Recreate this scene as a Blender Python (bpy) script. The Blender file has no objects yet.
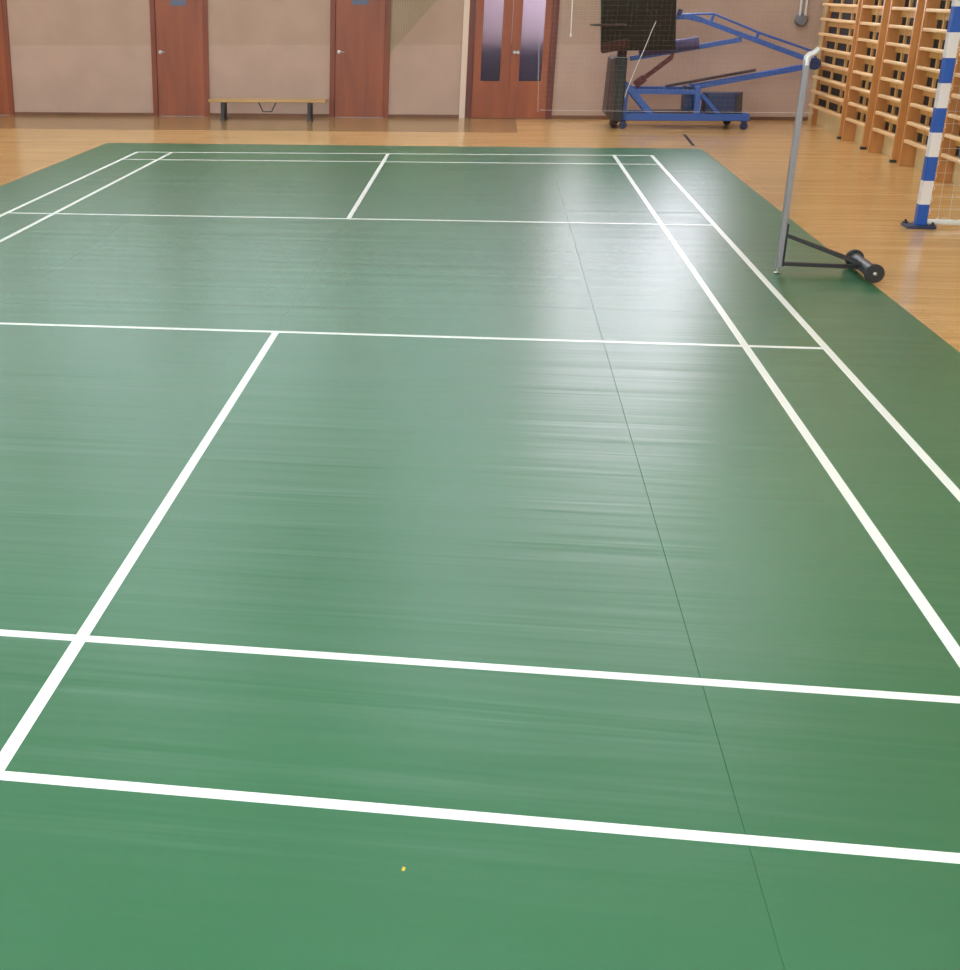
import bpy, bmesh, math, random
from mathutils import Vector, Matrix
random.seed(7)
C = bpy.context.scene.collection
PI = math.pi

# ------------------------------------------------------------------ materials
def new_mat(name):
    m = bpy.data.materials.new(name); m.use_nodes = True
    nt = m.node_tree
    return m, nt, nt.nodes['Principled BSDF']
def lin(r, g, b):
    f = lambda c: c/12.92 if c <= .04045 else ((c+.055)/1.055)**2.4
    return (f(r/255), f(g/255), f(b/255), 1)
def N(nt, t, **kw):
    n = nt.nodes.new(t)
    for k, v in kw.items(): setattr(n, k, v)
    return n
def ramp(nt, stops):
    r = N(nt, 'ShaderNodeValToRGB')
    el = r.color_ramp.elements
    while len(el) < len(stops): el.new(.5)
    for e, (p, c) in zip(el, stops): e.position = p; e.color = c
    return r
def mapping(nt, scale=(1, 1, 1), coord='Object', rot=(0, 0, 0)):
    tc = N(nt, 'ShaderNodeTexCoord'); mp = N(nt, 'ShaderNodeMapping')
    mp.inputs['Scale'].default_value = scale; mp.inputs['Rotation'].default_value = rot
    nt.links.new(tc.outputs[coord], mp.inputs['Vector'])
    return mp
def shade(c, k): return (c[0]*k, c[1]*k, c[2]*k, 1)
def plain(name, col, rough=.5, metal=0, var=.12, scale=9, bump=0, spec=.5):
    m, nt, b = new_mat(name)
    mp = mapping(nt, (scale,)*3); nz = N(nt, 'ShaderNodeTexNoise')
    nz.inputs['Detail'].default_value = 4
    nt.links.new(mp.outputs[0], nz.inputs['Vector'])
    r = ramp(nt, [(.3, shade(col, 1-var)), (.7, shade(col, 1+var))])
    nt.links.new(nz.outputs['Fac'], r.inputs[0]); nt.links.new(r.outputs[0], b.inputs['Base Color'])
    b.inputs['Roughness'].default_value = rough; b.inputs['Metallic'].default_value = metal
    b.inputs['Specular IOR Level'].default_value = spec
    if bump:
        bp = N(nt, 'ShaderNodeBump'); bp.inputs['Strength'].default_value = bump; bp.inputs['Distance'].default_value = .01
        nt.links.new(nz.outputs['Fac'], bp.inputs['Height']); nt.links.new(bp.outputs[0], b.inputs['Normal'])
    return m
def wood(name, dark, light, scale=(18, 18, 1.2), rough=.45):
    m, nt, b = new_mat(name)
    mp = mapping(nt, scale); nz = N(nt, 'ShaderNodeTexNoise')
    nz.inputs['Scale'].default_value = 1.0; nz.inputs['Detail'].default_value = 6; nz.inputs['Distortion'].default_value = .6
    nt.links.new(mp.outputs[0], nz.inputs['Vector'])
    r = ramp(nt, [(.3, dark), (.7, light)])
    nt.links.new(nz.outputs['Fac'], r.inputs[0]); nt.links.new(r.outputs[0], b.inputs['Base Color'])
    b.inputs['Roughness'].default_value = rough
    return m
def emit(name, col, strength):
    m, nt, b = new_mat(name)
    b.inputs['Base Color'].default_value = (.8, .8, .8, 1)
    b.inputs['Emission Color'].default_value = col; b.inputs['Emission Strength'].default_value = strength
    return m

MAT_GREEN = (.026, .134, .060, 1)
def mat_vinyl():
    m, nt, b = new_mat('green_vinyl')
    L = nt.links.new
    mp = mapping(nt, (1, 1, 1))
    big = N(nt, 'ShaderNodeTexNoise'); big.inputs['Scale'].default_value = .6; big.inputs['Detail'].default_value = 5
    L(mp.outputs[0], big.inputs['Vector'])
    r = ramp(nt, [(.3, shade(MAT_GREEN, .94)), (.7, shade(MAT_GREEN, 1.06))])
    L(big.outputs['Fac'], r.inputs[0]); L(r.outputs[0], b.inputs['Base Color'])
    # cross-roll ripples left from being rolled up: long in x, short in y
    mr = mapping(nt, (.30, 4.6, 1)); rip = N(nt, 'ShaderNodeTexNoise')
    rip.inputs['Scale'].default_value = 1.0; rip.inputs['Detail'].default_value = 3; rip.inputs['Distortion'].default_value = .3
    L(mr.outputs[0], rip.inputs['Vector'])
    mf = mapping(nt, (260, 260, 260)); fine = N(nt, 'ShaderNodeTexNoise'); L(mf.outputs[0], fine.inputs['Vector'])
    b1 = N(nt, 'ShaderNodeBump'); b1.inputs['Strength'].default_value = RIP; b1.inputs['Distance'].default_value = .02
    L(rip.outputs['Fac'], b1.inputs['Height'])
    b2 = N(nt, 'ShaderNodeBump'); b2.inputs['Strength'].default_value = .10; b2.inputs['Distance'].default_value = .001
    L(fine.outputs['Fac'], b2.inputs['Height']); L(b1.outputs[0], b2.inputs['Normal'])
    L(b2.outputs[0], b.inputs['Normal'])
    b.inputs['Roughness'].default_value = MAT_ROUGH
    b.inputs['IOR'].default_value = 1.5
    return m
RIP, MAT_ROUGH = .42, .33

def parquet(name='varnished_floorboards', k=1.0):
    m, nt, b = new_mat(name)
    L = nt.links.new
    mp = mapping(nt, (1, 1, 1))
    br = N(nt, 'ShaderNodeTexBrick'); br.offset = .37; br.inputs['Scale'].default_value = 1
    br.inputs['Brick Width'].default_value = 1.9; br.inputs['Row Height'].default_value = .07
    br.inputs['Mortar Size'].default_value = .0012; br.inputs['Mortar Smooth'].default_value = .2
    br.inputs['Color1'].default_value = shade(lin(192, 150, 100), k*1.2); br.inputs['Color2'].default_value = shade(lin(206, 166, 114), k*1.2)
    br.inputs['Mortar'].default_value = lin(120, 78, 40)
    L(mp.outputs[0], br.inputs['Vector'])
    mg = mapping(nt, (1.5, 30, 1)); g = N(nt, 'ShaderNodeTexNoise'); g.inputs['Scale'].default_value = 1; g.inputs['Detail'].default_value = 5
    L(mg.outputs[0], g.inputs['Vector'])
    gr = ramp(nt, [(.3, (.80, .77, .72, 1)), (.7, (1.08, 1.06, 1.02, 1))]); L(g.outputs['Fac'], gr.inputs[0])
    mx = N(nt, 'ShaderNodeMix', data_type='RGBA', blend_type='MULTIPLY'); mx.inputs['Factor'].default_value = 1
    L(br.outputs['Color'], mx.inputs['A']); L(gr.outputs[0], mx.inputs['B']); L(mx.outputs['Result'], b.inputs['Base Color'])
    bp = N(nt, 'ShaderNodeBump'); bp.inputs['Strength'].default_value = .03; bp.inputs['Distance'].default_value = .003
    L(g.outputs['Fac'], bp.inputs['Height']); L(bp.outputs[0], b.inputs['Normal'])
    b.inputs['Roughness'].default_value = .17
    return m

def wall_paint(name, low, high, split):
    m, nt, b = new_mat(name)
    L = nt.links.new
    tc = N(nt, 'ShaderNodeTexCoord'); sp = N(nt, 'ShaderNodeSeparateXYZ'); L(tc.outputs['Object'], sp.inputs[0])
    mr = N(nt, 'ShaderNodeMapRange'); mr.inputs['From Min'].default_value = split-.01; mr.inputs['From Max'].default_value = split+.01
    L(sp.outputs['Z'], mr.inputs['Value'])
    mx = N(nt, 'ShaderNodeMix', data_type='RGBA'); mx.inputs['A'].default_value = low; mx.inputs['B'].default_value = high
    L(mr.outputs[0], mx.inputs['Factor'])
    nz = N(nt, 'ShaderNodeTexNoise'); nz.inputs['Scale'].default_value = 2.2; nz.inputs['Detail'].default_value = 6
    L(tc.outputs['Object'], nz.inputs['Vector'])
    r = ramp(nt, [(.3, (.93, .93, .93, 1)), (.7, (1.05, 1.05, 1.05, 1))]); L(nz.outputs['Fac'], r.inputs[0])
    m2 = N(nt, 'ShaderNodeMix', data_type='RGBA', blend_type='MULTIPLY'); m2.inputs['Factor'].default_value = 1
    L(mx.outputs['Result'], m2.inputs['A']); L(r.outputs[0], m2.inputs['B']); L(m2.outputs['Result'], b.inputs['Base Color'])
    b.inputs['Roughness'].default_value = .6
    return m

def stripes(name, axis, period, first, second):
    m, nt, b = new_mat(name)
    L = nt.links.new
    tc = N(nt, 'ShaderNodeTexCoord'); sp = N(nt, 'ShaderNodeSeparateXYZ'); L(tc.outputs['Object'], sp.inputs[0])
    d = N(nt, 'ShaderNodeMath', operation='DIVIDE'); L(sp.outputs[axis], d.inputs[0]); d.inputs[1].default_value = period*2
    f = N(nt, 'ShaderNodeMath', operation='FRACT'); L(d.outputs[0], f.inputs[0])
    g = N(nt, 'ShaderNodeMath', operation='GREATER_THAN'); L(f.outputs[0], g.inputs[0]); g.inputs[1].default_value = .5
    mx = N(nt, 'ShaderNodeMix', data_type='RGBA'); mx.inputs['A'].default_value = first; mx.inputs['B'].default_value = second
    L(g.outputs[0], mx.inputs['Factor']); L(mx.outputs['Result'], b.inputs['Base Color'])
    b.inputs['Roughness'].default_value = .4
    return m

M = dict(
    vinyl=mat_vinyl(), line=plain('white_court_tape', (.86, .87, .88, 1), .35, var=.02),
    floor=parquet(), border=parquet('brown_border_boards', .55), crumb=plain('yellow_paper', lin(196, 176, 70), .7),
    wall=wall_paint('beige_wall_paint', lin(182, 152, 139), lin(175, 145, 130), 1.04),
    wall_side=plain('cream_wall_paint', lin(214, 188, 140), .6, var=.05, scale=2),
    wall_pale=plain('pale_wall_paint', lin(215, 212, 200), .6, var=.03, scale=2),
    ceil=plain('white_ceiling_paint', lin(228, 228, 224), .8, var=.02, scale=1),
    door=wood('red_brown_door_veneer', lin(122, 54, 28), lin(152, 76, 40), (5, 5, .7), .4),
    door2=wood('orange_brown_door_veneer', lin(128, 56, 26), lin(156, 78, 38), (5, 5, .7), .4),
    frame=wood('dark_door_frame', lin(108, 46, 25), lin(136, 64, 36), (8, 8, .8), .45),
    frame2=wood('red_door_casing', lin(86, 32, 24), lin(112, 46, 34), (8, 8, .8), .45),
    skirt=wood('brown_skirting', lin(96, 60, 40), lin(124, 82, 56), (1.5, 10, 10), .5),
    trim=plain('cream_trim_paint', lin(220, 196, 180), .5, var=.03),
    sign=plain('grey_blue_sign', lin(92, 96, 122), .5, var=.05),
    chrome=plain('satin_chrome', (.45, .45, .46, 1), .35, 1, var=.03),
    alu=plain('dull_aluminium', (.27, .255, .29, 1), .42, .3, var=.06, scale=14),
    zinc=plain('pale_zinc', (.62, .60, .62, 1), .4, .3, var=.05),
    black=plain('black_powder_coat', (.018, .017, .022, 1), .45, var=.2),
    rubber=plain('black_rubber', (.02, .02, .022, 1), .6, var=.2),
    blue=plain('blue_enamel', lin(48, 86, 164), .4, var=.10),
    navy=plain('dark_navy_enamel', lin(30, 46, 88), .45, var=.12),
    board=plain('black_board_sheet', lin(24, 22, 22), .45, var=.2, scale=3),
    boardpad=plain('dark_brown_padding', lin(56, 28, 26), .6, var=.15),
    padbrown=plain('dark_taupe_vinyl', lin(70, 54, 54), .55, var=.1),
    roll=plain('grey_violet_foam', lin(76, 68, 104), .7, var=.12, scale=20, bump=.3),
    maroon=plain('maroon_enamel', lin(96, 34, 36), .5, var=.1),
    bars=wood('honey_pine', lin(180, 120, 66), lin(204, 144, 86), (9, 9, .9), .4),
    rung=wood('pale_beech', lin(222, 176, 122), lin(238, 200, 150), (9, .9, 9), .35),
    slat=wood('yellow_pine_slats', lin(200, 152, 86), lin(220, 176, 112), (9, .8, 9), .5),
    gap_dark=plain('near_black_gap_board', (.012, .011, .016, 1), .8, var=.2),
    bench=wood('pale_yellow_bench_wood', lin(176, 138, 88), lin(196, 158, 106), (1.2, 12, 12), .4),
    white=plain('white_enamel', (.80, .80, .80, 1), .45, var=.03),
    goalblue=plain('goal_blue_enamel', lin(24, 82, 172), .4, var=.05),
    cord=plain('white_cord', (.82, .82, .80, 1), .7, var=.05),
    greencord=plain('olive_green_cord', lin(96, 112, 66), .8, var=.1),
    darkcord=plain('dark_olive_cord', lin(26, 32, 22), .8, var=.1), grey=plain('grey_cast_iron', lin(112, 108, 112), .5, var=.1),
    tape=plain('dark_brown_tape', lin(34, 18, 14), .9, var=.1),
    stripe_z=stripes('blue_white_post_stripes', 'Z', .1853, lin(24, 82, 172), lin(222, 214, 216)),
    stripe_y=stripes('blue_white_bar_stripes', 'Y', .1853, lin(24, 82, 172), lin(222, 214, 216)),
    lamp=emit('added_lamp_glow', (.80, .93, 1, 1), 17),
    lamp_far=emit('added_lamp_glow_bright', (.80, .93, 1, 1), 37),
    sky=emit('daylit_frosted_glass', (.90, .87, 1, 1), 9.5),
    sheen_glow=emit('added_sheen_glass', (.70, .95, 1, 1), 4.1),
    sky2=emit('daylit_window_glass', (.84, .95, 1, 1), 14),
    lampbody=plain('white_lamp_housing', (.8, .8, .8, 1), .5, var=.02),
    corr_hi=plain('pale_lilac_corridor_paint', lin(214, 200, 214), .6, var=.04),
    corr_lo=plain('dark_violet_corridor_paint', lin(62, 50, 84), .6, var=.08),
)
def frosted():
    m, nt, b = new_mat('frosted_door_glass')
    b.inputs['Transmission Weight'].default_value = 1; b.inputs['Roughness'].default_value = .6
    b.inputs['IOR'].default_value = 1.2; b.inputs['Base Color'].default_value = (.93, .92, .97, 1)
    mp = mapping(nt, (60, 60, 60)); nz = N(nt, 'ShaderNodeTexNoise'); nt.links.new(mp.outputs[0], nz.inputs['Vector'])
    bp = N(nt, 'ShaderNodeBump'); bp.inputs['Strength'].default_value = .25; bp.inputs['Distance'].default_value = .004
    nt.links.new(nz.outputs['Fac'], bp.inputs['Height']); nt.links.new(bp.outputs[0], b.inputs['Normal'])
    return m
M['glass'] = frosted()

# ------------------------------------------------------------------ mesh helpers
def wloc(o):
    v = Vector((0, 0, 0))
    while o is not None: v += Vector(o.location); o = o.parent
    return v
class MB:
    """collects shapes in world coordinates, then links them as ONE mesh object"""
    def __init__(s): s.bm = bmesh.new()
    def hull8(s, p):                       # 4 bottom + 4 top points, same winding
        v = [s.bm.verts.new(q) for q in p]
        for f in ((3, 2, 1, 0), (4, 5, 6, 7), (0, 1, 5, 4), (1, 2, 6, 5), (2, 3, 7, 6), (3, 0, 4, 7)):
            s.bm.faces.new([v[i] for i in f])
        return s
    def box(s, x0, x1, y0, y1, z0, z1):
        return s.hull8([(x0, y0, z0), (x1, y0, z0), (x1, y1, z0), (x0, y1, z0), (x0, y0, z1), (x1, y0, z1), (x1, y1, z1), (x0, y1, z1)])
    def beam(s, a, b, w, h, side=(0, 1, 0)):   # w along side, h perpendicular to it
        a, b = Vector(a), Vector(b); d = (b-a).normalized()
        sd = Vector(side); sd = (sd - d*sd.dot(d)).normalized(); up = d.cross(sd)
        q = [sd*w/2+up*h/2, -sd*w/2+up*h/2, -sd*w/2-up*h/2, sd*w/2-up*h/2]
        return s.hull8([a+k for k in q] + [b+k for k in q])
    def tube(s, pts, r, n=8, closed=False):
        pts = [Vector(p) for p in pts]; rings = []
        m = len(pts); ref = None
        for i, p in enumerate(pts):
            a = pts[(i-1) % m] if (closed or i > 0) else p
            c = pts[(i+1) % m] if (closed or i < m-1) else p
            t = (c-a).normalized()
            if ref is None:
                ref = Vector((0, 0, 1)) if abs(t.z) < .9 else Vector((1, 0, 0))
            u = (ref - t*ref.dot(t)).normalized(); ref = u; w = t.cross(u)
            rr = r[i] if isinstance(r, (list, tuple)) else r
            rings.append([s.bm.verts.new(p + (u*math.cos(2*PI*k/n)+w*math.sin(2*PI*k/n))*rr) for k in range(n)])
        for i in range(m if closed else m-1):
            A, B = rings[i], rings[(i+1) % m]
            for k in range(n):
                f = s.bm.faces.new((A[k], A[(k+1) % n], B[(k+1) % n], B[k])); f.smooth = n > 4
        if not closed:
            s.bm.faces.new(rings[0][::-1]); s.bm.faces.new(rings[-1])
        return s
    def prism(s, poly, d):                  # closed planar outline pushed along d
        d = Vector(d); a = [s.bm.verts.new(p) for p in poly]; b = [s.bm.verts.new(Vector(p)+d) for p in poly]
        n = len(a); s.bm.faces.new(a[::-1]); s.bm.faces.new(b)
        for i in range(n): s.bm.faces.new((a[i], a[(i+1) % n], b[(i+1) % n], b[i]))
        return s
    def lathe(s, prof, a, axis, n=24):      # prof: (distance along axis, radius)
        a = Vector(a); d = Vector(axis).normalized()
        u = d.orthogonal().normalized(); w = d.cross(u); rings = []
        for t, r in prof:
            rings.append([s.bm.verts.new(a+d*t+(u*math.cos(2*PI*k/n)+w*math.sin(2*PI*k/n))*r) for k in range(n)])
        for A, B in zip(rings, rings[1:]):
            for k in range(n):
                f = s.bm.faces.new((A[k], A[(k+1) % n], B[(k+1) % n], B[k])); f.smooth = True
        s.bm.faces.new(rings[0][::-1]); s.bm.faces.new(rings[-1])
        return s
    def build(s, name, mat, parent=None, loc=(0, 0, 0), bevel=0):
        bmesh.ops.recalc_face_normals(s.bm, faces=s.bm.faces)
        o0 = wloc(parent) + Vector(loc) if parent else Vector(loc)
        bmesh.ops.translate(s.bm, verts=s.bm.verts, vec=-o0)
        me = bpy.data.meshes.new(name); s.bm.to_mesh(me); s.bm.free()
        me.set_sharp_from_angle(angle=math.radians(40))
        me.materials.append(M[mat])
        o = bpy.data.objects.new(name, me); C.objects.link(o)
        o.location = loc; o.parent = parent
        if bevel:
            bv = o.modifiers.new('edge_round', 'BEVEL'); bv.width = bevel; bv.segments = 2; bv.limit_method = 'ANGLE'
        return o
def tag(o, label, cat=None, group=None, kind=None):
    o['label'] = label
    if cat: o['category'] = cat
    if group: o['group'] = group
    if kind: o['kind'] = kind
    return o
def thing(name, loc, label, cat, group=None, kind=None):
    o = bpy.data.objects.new(name, None); C.objects.link(o); o.location = loc; o.empty_display_size = .1
    return tag(o, label, cat, group, kind)

# ------------------------------------------------------------------ the hall
BY = 16.0
WY, RX, LX, FY, CH = 18.08, 5.70, -15.0, -5.0, 6.4      # back wall, right wall, left wall, front wall, ceiling
tag(MB().box(LX-.2, RX+.2, FY-.2, WY+1.6, -.12, 0).build('floor', 'floor'), 'glossy honey-coloured board floor around the green mat', 'floor', kind='structure')
tag(MB().box(LX-.2, RX+.2, FY-.2, WY+1.6, CH, CH+.15).build('ceiling', 'ceil'), 'white ceiling of the hall', 'ceiling', kind='structure')
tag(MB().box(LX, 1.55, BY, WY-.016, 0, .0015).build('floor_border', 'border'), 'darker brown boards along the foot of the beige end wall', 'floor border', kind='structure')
DH = 1.93
OPEN = [(-7.14, -6.245, 0, DH), (-3.985, -3.095, 0, DH), (-1.24, -.348, 0, DH), (.80, 2.075, 0, DH)]
WIN = (2.2, 4.6, 1.75, 4.9)
ADDED_CLER = [(-11.7+2.75*i, -9.3+2.75*i, 3.0, 5.2) for i in range(5)]  # unseen windows, added so the left of the mat gets its sheen
def wall_with_openings(a0, a1, h, ops, put):
    xs = sorted({a0, a1, *[o[0] for o in ops], *[o[1] for o in ops]})
    for x0, x1 in zip(xs, xs[1:]):
        cut = sorted([(o[2], o[3]) for o in ops if o[0] <= x0+1e-6 and o[1] >= x1-1e-6])
        z = 0
        for c0, c1 in cut:
            if c0 > z: put(x0, x1, z, c0)
            z = c1
        if z < h: put(x0, x1, z, h)
mb = MB()
wall_with_openings(LX, RX, CH, OPEN+[WIN]+ADDED_CLER, lambda x0, x1, z0, z1: mb.box(x0, x1, WY, WY+.2, z0, z1))
tag(mb.build('wall_back', 'wall'), 'beige painted end wall behind the court with brown doors', 'wall', kind='structure')
tag(MB().box(RX, RX+.2, FY, WY+.2, 0, CH).build('wall_right', 'wall_side'), 'cream side wall behind the wooden wall bars', 'wall', kind='structure')
tag(MB().box(LX-.2, LX, FY, WY+.2, 0, CH).build('wall_left', 'wall_pale'), 'pale side wall far to the left of the court', 'wall', kind='structure')
FW = [(-12.4+3.5*i, -9.6+3.5*i, 2.0, 5.0) for i in range(5)]
mb = MB()
wall_with_openings(LX, RX, CH, FW, lambda x0, x1, z0, z1: mb.box(x0, x1, FY-.2, FY, z0, z1))
tag(mb.build('wall_front', 'wall_pale'), 'pale window wall behind the camera', 'wall', kind='structure')
mb = MB(); cuts = [LX]+[v for o in OPEN for v in o[:2]]+[RX]
cuts[7] = .80-.085                                     # stop short of the cream trim strip
for a, b in zip(cuts[0::2], cuts[1::2]): mb.box(a, b, WY-.015, WY, 0, .05)
tag(mb.build('baseboard_back', 'skirt'), 'low brown skirting along the foot of the beige end wall', 'baseboard', kind='structure')
tag(MB().box(.715, .798, WY-.03, WY, 0, DH+.05).build('trim_1', 'trim'), 'cream vertical trim strip left of the glazed double door', 'trim', kind='structure')

def window(name, o, y0, y1, glass, label, nv=1, nh=1):
    x0, x1, z0, z1 = o
    r = thing(name, ((x0+x1)/2, (y0+y1)/2, z0), label, 'window', kind='structure')
    f = MB(); t = .06
    f.box(x0, x0+t, y0, y1, z0, z1); f.box(x1-t, x1, y0, y1, z0, z1)
    f.box(x0+t, x1-t, y0, y1, z0, z0+t); f.box(x0+t, x1-t, y0, y1, z1-t, z1)
    for i in range(1, nv+1):
        xm = x0+(x1-x0)*i/(nv+1); f.box(xm-.025, xm+.025, y0, y1, z0+t, z1-t)
    f.build('window_frame', 'white', r)
    ym = (y0+y1)/2
    MB().box(x0+t, x1-t, ym-.01, ym+.01, z0+t, z1-t).build('window_pane', glass, r)
    return r
window('window_1', WIN, WY+.04, WY+.12, 'sky', 'tall frosted daylight window high above the folded hoop', nv=1)
for i, o in enumerate(ADDED_CLER):
    window('window_%d' % (i+7), o, WY+.04, WY+.12, 'sheen_glow', 'added glowing window, out of view, above the doors of the end wall, number %d from the left' % (i+1), nv=1)
for i, o in enumerate(FW):
    window('window_%d' % (i+2), o, FY-.12, FY-.04, 'sky2', 'large daylight window in the wall behind the camera, number %d from the left' % (i+1), nv=2)

def single_door(name, o, label, sign, handle_z=.94):
    x0, x1, z0, z1 = o
    r = thing(name, ((x0+x1)/2, WY, 0), label, 'door', kind='structure')
    f = MB(); t = .075
    f.box(x0, x0+t, WY-.03, WY+.14, 0, z1); f.box(x1-t, x1, WY-.03, WY+.14, 0, z1); f.box(x0+t, x1-t, WY-.03, WY+.14, z1-t, z1)
    f.build('door_frame', 'frame', r)
    MB().box(x0+t+.004, x1-t-.004, WY+.0, WY+.045, .008, z1-t-.004).build('door_leaf', 'door', r)
    h = MB(); hx = x0+t+.06
    h.lathe([(0, .026), (.008, .026), (.010, .010), (.045, .010)], (hx, WY, handle_z), (0, -1, 0), 14)
    h.tube([(hx, WY-.042, handle_z), (hx+.03, WY-.05, handle_z), (hx+.085, WY-.046, handle_z)], .008, 8)
    h.build('door_handle', 'chrome', r)
    if sign: MB().box((x0+x1)/2-.125, (x0+x1)/2+.115, WY-.012, WY, 1.60, 1.78).build('door_sign', 'sign', r)
    return r
single_door('door_1', OPEN[0], 'red-brown door cut off at the left edge of the photo', False)
single_door('door_2', OPEN[1], 'red-brown door left of the low bench', True)
single_door('door_3', OPEN[2], 'red-brown door right of the low bench', True)
def double_door():
    x0, x1, z0, z1 = OPEN[3]
    r = thing('door_4', ((x0+x1)/2, WY, 0), 'red-brown double door with two tall frosted glass panes', 'door', kind='structure')
    f = MB(); t = .085
    f.box(x0, x0+t, WY-.03, WY+.14, 0, z1); f.box(x1-t, x1, WY-.03, WY+.14, 0, z1); f.box(x0+t, x1-t, WY-.03, WY+.14, z1-t, z1)
    f.build('door_frame', 'frame2', r)
    xm = 1.425
    for k, (a, b, g0, g1) in enumerate(((x0+t+.003, xm-.002, 1.005, 1.285), (xm+.002, x1-t-.003, 1.562, 1.885))):
        y0, y1, zb, zt = WY+.0, WY+.045, .008, z1-t-.004
        gz0, gz1 = .53, zt-.12
        l = MB()
        l.box(a, g0, y0, y1, zb, zt); l.box(g1, b, y0, y1, zb, zt)
        l.box(g0, g1, y0, y1, zb, gz0); l.box(g0, g1, y0, y1, gz1, zt)
        lf = l.build('door_leaf', 'door2', r)
        MB().box(g0, g1, WY+.018, WY+.026, gz0, gz1).build('glass_pane', 'glass', lf)
        hx = xm-.035 if k == 0 else xm+.105
        hx = 1.478 if k == 0 else 1.53
        h = MB().lathe([(0, .024), (.006, .024), (.008, .010), (.035, .010), (.04, .024), (.058, .027), (.068, .018)], (hx, y0, .935), (0, -1, 0), 14)
        h.build('door_knob', 'chrome', lf)
double_door()
# the corridor behind the glazed door
mb = MB().box(.3, 2.6, WY+1.0, WY+1.1, 0, 1.02); mb.box(.2, .3, WY+.2, WY+1.1, 0, 1.02); mb.box(2.6, 2.7, WY+.2, WY+1.1, 0, 1.02)
tag(mb.build('wall_corridor', 'corr_lo'), 'dark violet lower corridor wall seen through the frosted door glass', 'wall', kind='structure')
mb = MB().box(.3, 2.6, WY+1.0, WY+1.1, 1.02, 2.5); mb.box(.2, .3, WY+.2, WY+1.1, 1.02, 2.5); mb.box(2.6, 2.7, WY+.2, WY+1.1, 1.02, 2.5); mb.box(.2, 2.7, WY+.2, WY+1.1, 2.5, 2.6)
tag(mb.build('wall_corridor_upper', 'corr_hi'), 'pale lilac upper corridor wall seen through the frosted door glass', 'wall', kind='structure')
ld = bpy.data.lights.new('corridor_lamp', 'AREA'); ld.shape = 'RECTANGLE'; ld.size = 1.8; ld.size_y = .5; ld.energy = 19; ld.color = (1, .97, 1)
lo = bpy.data.objects.new('corridor_lamp', ld); lo.location = (1.45, WY+.6, 2.46); C.objects.link(lo)

# ceiling lamps: out of view, added to light the hall
def added_ceiling_lamp(x, y, where):
    r = thing('added_ceiling_lamp', (x, y, CH), where, 'lamp', 'added ceiling lamps')
    MB().box(x-.85, x+.85, y-.22, y+.22, CH-.07, CH).build('lamp_housing', 'lampbody', r)
    MB().box(x-.82, x+.82, y-.19, y+.19, CH-.085, CH-.0701).build('lamp_diffuser', 'lamp_far' if y > 10 else 'lamp', r)  # far rows glow brighter to lift the far mat
for i, x in enumerate((-11, -7, -3, 1, 4.2)):
    for j, y in enumerate((-2.5, 1.2, 4.9, 12.0, 15.0)):
        added_ceiling_lamp(x, y, 'added ceiling lamp, out of view, %s row from the window wall, %s from the left' % (('first', 'second', 'third', 'fourth', 'fifth')[j], ('first', 'second', 'third', 'fourth', 'fifth')[i]))

# ------------------------------------------------------------------ the court mat
court = thing('court_mat', (0, 6.7, 0), 'green badminton court mat with white lines laid on the board floor', 'court mat')
T = .005
Y0, Y1 = -1.25, 14.26
SEAMS = [(-3.675, -3.675), (-1.83, -1.83), (0, .006), (1.812, 1.876), (3.690, 3.694)]     # near / far
for k, (a, b) in enumerate(zip(SEAMS, SEAMS[1:])):
    foot = [(a[0], Y0), (b[0], Y0), (b[1], Y1), (a[1], Y1)]
    MB().hull8([(x, y, 0) for x, y in foot]+[(x, y, T) for x, y in foot]).build('mat_strip', 'vinyl', court, bevel=.0016 if k > 1 else .0006)
def line(p, q, w=.04, up=0):
    p, q = Vector((*p, 0)), Vector((*q, 0)); d = (q-p).normalized(); n = Vector((-d.y, d.x, 0))*w/2
    z0, z1 = Vector((0, 0, T+.0001)), Vector((0, 0, T+.0010+up))
    b = [p+n, p-n, q-n, q+n]
    MB().hull8([k+z0 for k in b]+[k+z1 for k in b]).build('court_line', 'line', court)
XL, XR = (-3.015, -3.03), (3.0, 3.035)                 # outer side lines near / far
SL, SR = (-2.59, -2.60), (2.583, 2.608)
def xat(pair, y): return pair[0]+(pair[1]-pair[0])*y/13.4
fbL, fbR, flL, flR = 13.30, 13.51, 12.57, 12.69
nsL, nsR, fsL, fsR = 4.635, 4.675, 8.64, 8.68
line((xat(XL, 0)-.02, .02), (xat(XR, 0)+.02, .022)); line((xat(XL, 13.4)-.02, fbL), (xat(XR, 13.4)+.02, fbR))
line((xat(XL, 0)-.02, .782), (xat(XR, 0)+.02, .774)); line((xat(XL, 13.4)-.02, flL), (xat(XR, 13.4)+.02, flR))
line((xat(XL, 4.7)-.02, nsL), (xat(XR, 4.7)+.02, nsR)); line((xat(XL, 8.7)-.02, fsL), (xat(XR, 8.7)+.02, fsR))
for P, s in ((XL, fbL), (SL, fbL), (SR, fbR), (XR, fbR)): line((P[0], .0), (P[1], s+.02), up=.0004)
line((-.003, .0), (.004, nsL+.02), up=.0004); line((.012, fsL), (.0, (fbL+fbR)/2), up=.0004)
tag(MB().prism([(3.630, 14.62, 0), (3.672, 14.62, 0), (3.735, 15.98, 0), (3.693, 15.98, 0)], (0, 0, .0012)).build('floor_tape', 'tape'),
    'dark brown tape strip on the boards beyond the far right mat corner', 'tape')

cr = MB().prism([(1.036, -.212, T+.0002), (1.043, -.213, T+.0002), (1.0445, -.204, T+.0002), (1.038, -.202, T+.0002)], (.001, 0, .004))
tag(cr.build('paper_scrap', 'crumb'), 'tiny yellow scrap lying on the green mat in front of the nearest white line', 'scrap')

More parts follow.
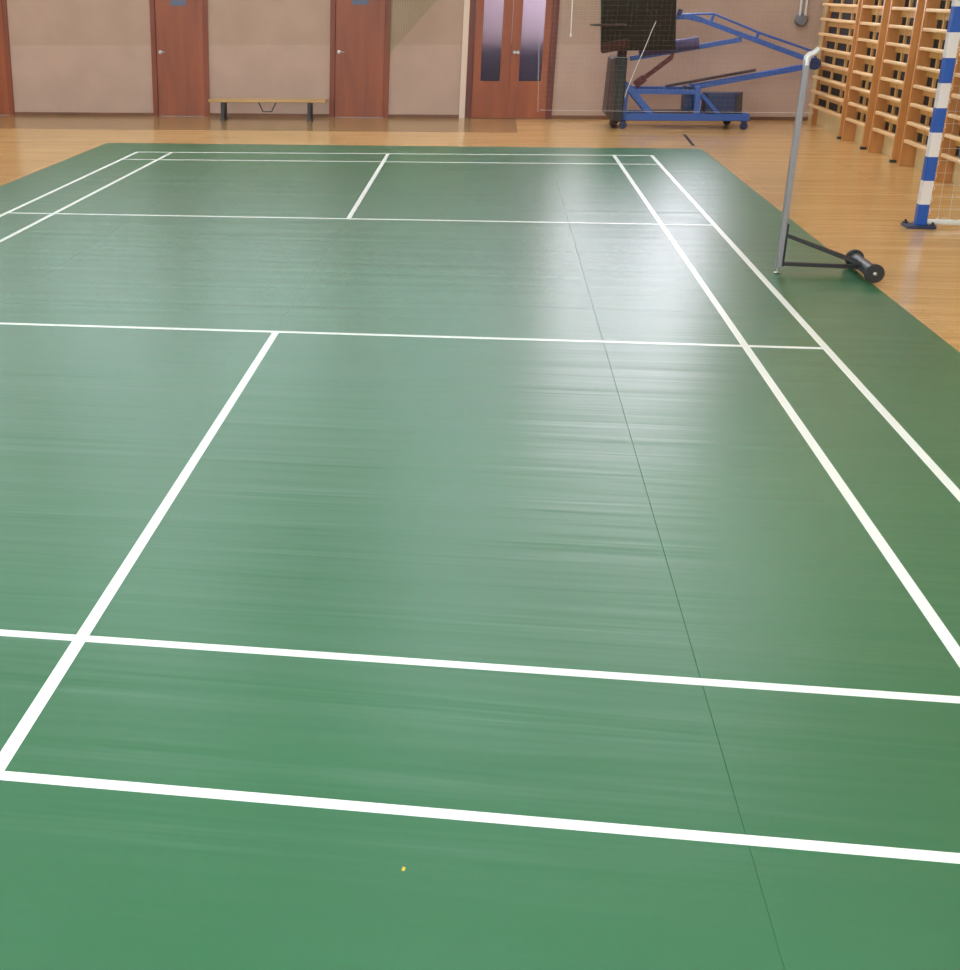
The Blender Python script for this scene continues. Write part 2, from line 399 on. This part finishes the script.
# ------------------------------------------------------------------ badminton net post
px, py = 3.146, 6.725
post = thing('net_post', (px, py, T+.0004), 'silver badminton net post with black weighted roller foot at the right mat edge', 'net post')
MB().beam((px, py, .045), (px, py, 1.385), .038, .038, (1, 0, 0)).build('post_tube', 'alu', post, bevel=.004)
h = MB().tube([(px, py, 1.35), (px+.001, py, 1.400), (px+.016, py, 1.415), (px+.040, py, 1.425), (px+.066, py-.003, 1.450)], [.022, .023, .021, .018, .019], 12)
h.build('net_hook', 'zinc', post)
MB().lathe([(0, .022), (.006, .024), (.010, .008), (.05, .006)], (px-.002, py, T+.0004), (0, 0, 1), 14).build('levelling_foot', 'chrome', post)
MB().box(px+.021, px+.031, py-.02, py+.02, .055, .34).build('mounting_plate', 'black', post, bevel=.002)
MB().beam((px+.031, py, .072), (3.668, py, .062), .03, .026).build('base_bar', 'black', post, bevel=.003)
for s in (-1, 1):
    MB().beam((px+.031, py+s*.012, .262), (3.668, py+s*.05, .084), .020, .024).build('diagonal_strut', 'black', post, bevel=.003)
ro = MB().lathe([(0, .042), (.50, .042)], (3.694, 6.475, .0705), (0, 1, 0), 28).build('weight_roller', 'black', post)
for y, s in ((6.44, 1), (6.965, 1)):
    MB().lathe([(0, .058), (.003, .061), (.027, .061), (.030, .058)], (3.694, y, .071), (0, s, 0), 30).build('roller_wheel', 'rubber', ro)
MB().lathe([(0, .012), (.008, .012), (.010, .007)], (3.694, 6.44, .071), (0, -1, 0), 12).build('axle_bolt', 'chrome', ro)

# ------------------------------------------------------------------ handball goal
GX, GY0, GY1, GH = 4.635, 5.88, 8.80, 1.855
goal = thing('handball_goal', (GX, GY1, 0), 'blue and white striped goal with white net beside the wall bars', 'goal')
for y in (GY0, GY1):
    MB().box(GX-.04, GX+.04, y-.04, y+.04, .02, GH).build('goal_post', 'stripe_z', goal, bevel=.005)
    MB().prism([(GX-.115, y-.09, .002), (GX+.10, y-.10, .002), (GX+.115, y+.10, .002), (GX-.115, y+.10, .002)], (0, 0, .02)).build('foot_plate', 'navy', goal, bevel=.003)
    for dx, dy in ((-.095, .06), (.075, -.075), (.085, .07)):
        MB().lathe([(0, .022), (.012, .022), (.018, .010), (.03, .010)], (GX+dx, y+dy, .022), (0, 0, 1), 10).build('anchor_bolt', 'black', goal)
MB().box(GX-.04, GX+.04, GY0-.04, GY1+.04, GH, GH+.08).build('crossbar', 'stripe_y', goal, bevel=.005)
BX = 5.38
g = MB().tube([(GX+.05, GY1, .045), (BX, GY1, .03), (BX, GY0, .03), (GX+.05, GY0, .045)], .022, 10)
g.build('ground_frame', 'white', goal)
nt_ = MB(); rnd = random.Random(3); TX = GX+.55
def npt(u, v, y):                                       # u 0..1 depth, v 0..1 height on the side panels
    top = TX; bot = BX
    x = GX+.045 + u*((bot+(top-bot)*v)-GX-.045)
    return (x, y+.02*math.sin(5*u+4*v), .05+v*(GH-.06))
NU, NV = 8, 19
for y in (GY0, GY1):
    for i in range(NU+1): nt_.tube([npt(i/NU, j/NV, y) for j in range(NV+1)], .0009, 4)
    for j in range(NV+1): nt_.tube([npt(i/NU, j/NV, y) for i in range(NU+1)], .0009, 4)
K = 29
for k in range(1, K):
    y = GY0+(GY1-GY0)*k/K
    nt_.tube([(npt(1, j/NV, GY0)[0]+.02*math.sin(k+j), y, npt(1, j/NV, GY0)[2]) for j in range(NV+1)], .0009, 4)
for j in range(NV+1):
    nt_.tube([(npt(1, j/NV, GY0)[0]+.02*math.sin(k+j), GY0+(GY1-GY0)*k/K, npt(1, j/NV, GY0)[2]) for k in range(K+1)], .0009, 4)
# lacing loops along the posts and slack net on the floor bar
for y in (GY0, GY1):
    for j in range(18):
        z = .10+j*.095
        nt_.tube([(GX+.04, y-.01, z), (GX+.065, y, z+.015), (GX+.05, y+.01, z+.05)], .002, 4)
    for k in range(40):
        a = Vector((GX+.08+rnd.random()*.62, y+rnd.uniform(-.05, .05), .03+rnd.random()*.02))
        b_ = a+Vector((rnd.uniform(-.1, .1), rnd.uniform(-.05, .05), rnd.uniform(.0, .03)))
        nt_.tube([a, (a+b_)/2+Vector((0, 0, .02)), b_], .0018, 4)
nt_.build('goal_net', 'cord', goal)

# ------------------------------------------------------------------ wall bars
BF = RX-.15
def wall_bars(y0, y1, label, far=None):
    r = thing('wall_bars', (RX, (y0+y1)/2, 0), label, 'wall bars', 'wooden wall bars on the right wall')
    H = 2.45
    for y in (y0, y1-.045):
        bf = far if far and y > y0 else BF
        u = MB().prism([(bf, y, 0), (RX, y, 0), (RX, y, H), (bf+.02, y, H), (bf, y, H-.06)], (0, .045, 0)).build('upright', 'bars', r, bevel=.004)
        if y == y0: MB().box(bf-.012, bf+.05, y-.004, y+.049, 0, .03).build('foot_block', 'rubber', u)
    MB().box(RX-.012, RX-.002, y0+.045, y1-.045, .26, H-.05).build('backing_board', 'gap_dark', r)  # near-black board put in for the dark dashes between slats
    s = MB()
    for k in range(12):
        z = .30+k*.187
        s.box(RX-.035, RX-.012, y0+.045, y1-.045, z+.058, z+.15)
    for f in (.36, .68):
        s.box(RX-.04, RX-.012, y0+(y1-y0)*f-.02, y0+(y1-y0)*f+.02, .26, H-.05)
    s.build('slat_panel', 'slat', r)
    for k in range(12):
        z = .262+k*.187
        MB().beam((BF+.03, y0+.04, z), (BF+.03, y1-.04, z), .05, .036, (1, 0, 0)).build('rung', 'rung', r, bevel=.008)
    return r
wall_bars(15.56, 17.55, 'wall bars farthest away, in the corner behind the folded hoop', far=RX-.07)
P0 = ['wall bars second from the far corner, first with both uprights clear', 'wall bars third from the far corner', 'wall bars just left of the striped goal post', 'wall bars right of the striped goal post behind the goal net']
for i in range(4):
    yf = 15.42-1.275*i
    wall_bars(yf-1.02, yf, P0[i])

# ------------------------------------------------------------------ low bench
bench = thing('bench', (-2.1, 17.55, 0), 'low pale wooden bench with black legs between two red-brown doors', 'bench')
MB().box(-2.985, -1.225, 17.42, 17.70, .262, .302).build('seat', 'bench', bench, bevel=.006)
for x in (-2.775, -1.47):
    l = MB()
    l.box(x-.026, x+.026, 17.44, 17.49, .02, .262); l.box(x-.026, x+.026, 17.63, 17.68, .02, .262)
    l.box(x-.034, x+.034, 17.43, 17.69, .0, .03); l.box(x-.022, x+.022, 17.49, 17.63, .20, .262)
    l.build('leg', 'black', bench, bevel=.003)
MB().tube([(-2.25, 17.56, .264), (-2.18, 17.56, .12), (-2.05, 17.56, .12), (-1.98, 17.56, .264)], .009, 8).build('brace', 'black', bench)

# ------------------------------------------------------------------ folded basketball hoop
hoop = thing('basketball_stand', (3.8, 16.95, 0), 'blue wheeled basketball stand folded down with black board, in the far right corner', 'basketball stand')
YF, YB, YM = 16.70, 17.30, 16.95
b = MB()
for y in (YF, YB): b.beam((2.955, y, .153), (4.64, y, .158), .07, .09)
b.beam((2.99, YF, .153), (2.99, YB, .153), .07, .09, (1, 0, 0)); b.beam((4.60, YF, .158), (4.60, YB, .158), .07, .09, (1, 0, 0)); b.beam((3.95, YF, .158), (3.95, YB, .158), .07, .08, (1, 0, 0))
b.build('base_frame', 'blue', hoop, bevel=.006)
MB().box(3.37, 3.95, YF+.05, YB-.05, .19, .215).build('base_tray', 'boardpad', hoop, bevel=.004)
for x, y, m in ((2.98, YF-.03, 'navy'), (4.575, YF-.03, 'navy'), (2.93, YB+.03, 'rubber'), (4.46, YB+.03, 'rubber')):
    w = MB().lathe([(0, .044), (.006, .05), (.034, .05), (.04, .044)], (x, y-.02, .05), (0, 1, 0), 20).build('castor_wheel', m, hoop)
    f = MB().box(x-.03, x+.03, y-.034, y-.026, .045, .115); f.box(x-.03, x+.03, y+.026, y+.034, .045, .115); f.box(x-.035, x+.035, y-.034, y+.034, .105, .115)
    f.build('castor_fork', 'navy', w)
for y in (YF, YB):
    MB().beam((2.985, y, .19), (3.005, y, .60), .05, .05).build('front_upright', 'blue', hoop, bevel=.004)
    MB().beam((3.01, y, .555), (3.345, y, .19), .06, .085).build('front_brace', 'blue', hoop, bevel=.004)
    MB().beam((3.02, y, .488), (3.93, y, .482), .04, .06).build('middle_rail', 'blue', hoop, bevel=.004)
    MB().beam((3.945, y, .19), (3.925, y, .555), .06, .075).build('rear_upright', 'blue', hoop, bevel=.004)
    MB().beam((3.985, y, .455), (4.25, y, .19), .04, .05).build('rear_brace', 'blue', hoop, bevel=.004)
MB().box(3.80, 3.89, 16.93, 17.26, .19, .54).build('lift_cylinder_box', 'navy', hoop, bevel=.006)
MB().hull8([(4.07, 16.78, .20), (4.46, 16.78, .20), (4.63, 17.22, .20), (4.07, 17.22, .20), (4.07, 16.78, .455), (4.44, 16.78, .455), (4.61, 17.22, .455), (4.07, 17.22, .455)]).build('counterweight_box', 'navy', hoop, bevel=.01)
MB().beam((3.90, YM, .535), (5.40, YM, .812), .13, .072).build('lower_arm', 'blue', hoop, bevel=.006)
MB().beam((3.53, YM-.04, .545), (4.68, YM-.04, .757), .10, .034).build('arm_cover_strip', 'boardpad', hoop, bevel=.004)
MB().beam((3.52, YM-.04, .51), (3.53, YM-.04, .55), .10, .03).build('strip_bracket', 'blue', hoop)
MB().lathe([(0, .075), (.18, .075)], (5.43, YM-.09, .835), (0, 1, 0), 24).build('pivot_hub', 'navy', hoop)
u = MB(); u.beam((5.42, YM, .865), (3.90, YM, 1.395), .11, .062); u.prism([(3.90, YM-.055, 1.432), (3.74, YM-.055, 1.468), (3.50, YM-.055, 1.462), (3.50, YM-.055, 1.40), (3.73, YM-.055, 1.40), (3.88, YM-.055, 1.365)], (0, .11, 0))
u.build('upper_arm', 'blue', hoop, bevel=.004)
MB().tube([(3.60, YM, 1.456), (3.78, YM, 1.466), (4.066, YM, 1.470), (4.67, YM, 1.232), (5.40, YM, .99), (5.45, YM, .90)], .015, 8).build('tension_rod', 'blue', hoop)
for a, c in (((4.066, YM, 1.465), (4.030, YM, 1.34)), ((4.67, YM, 1.23), (4.635, YM, 1.125))):
    MB().beam(a, c, .05, .036).build('rod_strut', 'blue', hoop, bevel=.003)
MB().beam((4.46, YM, 1.145), (3.02, YM, .90), .07, .062).build('support_strut', 'blue', hoop, bevel=.004)
MB().tube([(3.13, YM-.03, 1.00), (3.90, YM-.03, 1.105)], .082, 16).build('foam_roll', 'roll', hoop)
rl = MB(); rl.beam((3.575, YM-.03, .985), (3.565, YM-.03, .91), .05, .045); rl.beam((3.57, YM-.03, .92), (3.12, YM-.03, .565), .06, .062); rl.beam((3.24, YM-.03, .655), (3.12, YM-.03, .56), .08, .10)
rl.build('folding_link', 'maroon', hoop, bevel=.004)
pd = MB().prism([(2.845, YF-.12, .10), (2.958, YF-.12, .10), (2.958, YF-.12, .93), (2.80, YF-.12, .93)], (0, .74, 0)).build('front_pad', 'board', hoop, bevel=.012)
MB().hull8([(2.738, YF-.04, .185), (2.846, YF-.12, .095), (2.846, YF+.62, .095), (2.738, YF+.62, .185), (2.758, YF-.04, .91), (2.80, YF-.12, .93), (2.80, YF+.62, .93), (2.758, YF+.62, .91)]).build('pad_front', 'padbrown', pd, bevel=.008)
MB().box(2.83, 2.89, YM-.15, YM+.1, .02, .10).build('pad_foot', 'boardpad', pd)
MB().beam((2.90, YM-.10, .90), (2.90, YM-.10, 1.12), .16, .12).build('mast_column', 'boardpad', hoop, bevel=.004)
# board: stands on edge, turned so that its face looks left and toward the court
A0, A1 = Vector((2.575, 16.36, 0)), Vector((3.56, 16.68, 0))
nb = Vector((-(A1.y-A0.y), A1.x-A0.x, 0)).normalized()*.05
def board_slab(z0a, z0b, z1, off0, off1):
    n0, n1 = nb.normalized()*off0, nb.normalized()*off1
    tl = (A1-A0).normalized()*-.09
    zl, zr = Vector((0, 0, z0a)), Vector((0, 0, z0b)); zt = Vector((0, 0, z1))
    return MB().hull8([A0-n0+zl, A1-n0+zr, A1-n1+zr, A0-n1+zl, A0+tl-n0+zt, A1+tl-n0+zt, A1+tl-n1+zt, A0+tl-n1+zt])
bd = board_slab(1.02, 1.03, 2.06, 0, .045).build('backboard', 'board', hoop, bevel=.004)
dv = (A1-A0).normalized(); nf = -nb.normalized()
q0, q1 = A0+nf*.035, A0+dv*.36+nf*.035
MB().beam(q0+Vector((0, 0, 1.06)), q1+Vector((0, 0, 1.115)), .07, .13, nf).build('board_padding', 'boardpad', bd, bevel=.012)
cx, cy, cz = 2.62, 16.02, 1.36
MB().tube([(cx+.225*math.cos(2*PI*k/32), cy+.225*math.sin(2*PI*k/32), cz) for k in range(32)], .010, 8, True).build('rim', 'boardpad', hoop)
MB().beam((cx+.15, cy+.16, cz), (2.83, 16.58, cz), .10, .02, (1, 0, 0)).build('rim_bracket', 'boardpad', hoop)
MB().beam((3.60, YM-.05, 1.45), (3.62, YM-.05, 1.53), .06, .06).build('arm_bracket', 'navy', hoop)

# ------------------------------------------------------------------ nets hanging in front of the end wall
def clip_net(name, poly, y, step, r, mat, parent=None, wav=.03, lean=0):
    """knotted square netting inside a convex outline (x, z) in the plane y, slightly waved"""
    m = MB(); n = len(poly)
    def spans(axis, v):
        hits = []
        for i in range(n):
            p, q = poly[i], poly[(i+1) % n]
            if (p[axis]-v)*(q[axis]-v) < 0:
                t = (v-p[axis])/(q[axis]-p[axis]); hits.append(p[1-axis]+t*(q[1-axis]-p[1-axis]))
        return (min(hits), max(hits)) if len(hits) >= 2 else None
    yy = lambda x, z: y+wav*math.sin(x*7+z*1.3)
    for axis in (0, 1):
        lo, hi = min(p[axis] for p in poly), max(p[axis] for p in poly)
        k = lo+step/2
        while k < hi:
            s = spans(axis, k)
            if s and s[1]-s[0] > .02:
                c = max(2, int((s[1]-s[0])/.25)+1); pts = []
                for i in range(c+1):
                    w = s[0]+(s[1]-s[0])*i/c; x, z = (k, w) if axis == 0 else (w, k)
                    pts.append((x, yy(x, z), z))
                m.tube(pts, r, 4)
            k += step
    return m, yy
net = thing('barrier_net', (3.5, 15.65, .30), 'fine white net with pale edge rope hanging in front of the folded basketball stand', 'net')
poly = [(1.75, .31), (5.24, .31), (5.24, CH), (1.70, CH)]
m, yy = clip_net('net', poly, 15.65, .06, .00016, 'cord', wav=.01)
m.build('net_mesh', 'cord', net)
MB().tube([(1.71, 15.65, CH), (1.74, 15.65, 1.2), (1.785, 15.65, .30), (1.815, 15.65, .325), (3.26, 15.65, .315), (5.23, 15.65, .31)], 0.0015, 6).build('edge_rope', 'cord', net)
dr = thing('green_net', (-.2, 17.6, .92), 'sheer olive green net hanging beside the door right of the bench', 'net')
m, yy = clip_net('net', [(-.335, CH), (1.6, CH), (1.05, 2.6), (.34, 1.66), (-.30, .955), (-.335, .92)], 17.6, .024, .0016, 'greencord', wav=.02)
m.build('net_mesh', 'greencord', dr)
dr2 = thing('green_net', (2.9, 15.5, 1.05), 'sheer olive green net bunched in front of the black backboard', 'net')
m, yy = clip_net('net', [(2.57, CH), (3.25, CH), (3.15, 1.66), (2.98, 1.08), (2.83, 1.06), (2.68, 1.5)], 15.5, .026, .0011, 'darkcord', wav=.04)
m.build('net_mesh', 'darkcord', dr2)
MB().tube([(3.155, 15.46, 1.41), (3.12, 15.46, 1.32), (3.05, 15.46, 1.10), (2.965, 15.46, .87), (2.875, 15.46, .58), (2.86, 15.46, .50)], .004, 6).build('hanging_rope', 'cord', dr2)
dr3 = thing('green_net', (2.3, 15.56, 1.27), 'sheer olive green net scalloped between the double door and the backboard', 'net')
m, yy = clip_net('net', [(1.70, CH), (2.54, CH), (2.50, 1.27), (2.23, 1.405), (2.085, 1.55), (2.01, 1.685)], 15.6, .030, .0007, 'greencord', wav=.015)
m.build('net_mesh', 'greencord', dr3)

# ------------------------------------------------------------------ small fittings on the end wall
ft = thing('pipe_fitting', (5.42, WY, 1.4), 'grey round wall fitting below two pale vertical pipes near the far corner', 'pipe')
for x in (5.385, 5.455): MB().tube([(x, WY-.07, 1.36), (x, WY-.07, 3.2)], .018, 10).build('pipe', 'zinc', ft)
MB().lathe([(0, .06), (.01, .085), (.07, .085), (.10, .06)], (5.42, WY-.0, 1.36), (0, -1, 0), 24).build('pipe_socket', 'grey', ft)
pc = thing('pull_cord', (2.26, WY-.05, 1.15), 'thin white pull cord hanging on the wall right of the double door', 'cord')
MB().tube([(2.24, WY-.03, 2.6), (2.25, WY-.03, 1.7), (2.265, WY-.03, 1.2)], .008, 6).build('cord', 'cord', pc)
MB().lathe([(0, .012), (.02, .018), (.05, .012), (.06, .006)], (2.266, WY-.03, 1.145), (0, 0, 1), 12).build('cord_end', 'white', pc)

# ------------------------------------------------------------------ camera, world, view
cam = bpy.data.cameras.new('camera'); co = bpy.data.objects.new('camera', cam); C.objects.link(co)
co.location = (1.13697, -2.65957, 1.84017); co.rotation_euler = (1.189178, .0079141, .162167)
cam.sensor_fit = 'HORIZONTAL'; cam.sensor_width = 36; cam.lens = 1314.055*36/960
cam.shift_x = (480-262.697)/960; cam.shift_y = (515.172-485)/960
cam.clip_start = .05; cam.clip_end = 200
sc = bpy.context.scene; sc.camera = co
w = bpy.data.worlds.new('world'); sc.world = w; w.use_nodes = True
w.node_tree.nodes['Background'].inputs[0].default_value = (.75, .85, 1, 1); w.node_tree.nodes['Background'].inputs[1].default_value = .6
sc.view_settings.view_transform = 'Standard'; sc.view_settings.look = 'None'
sc.view_settings.exposure = -0.5; sc.view_settings.gamma = 1; sc.view_settings.use_curve_mapping = False
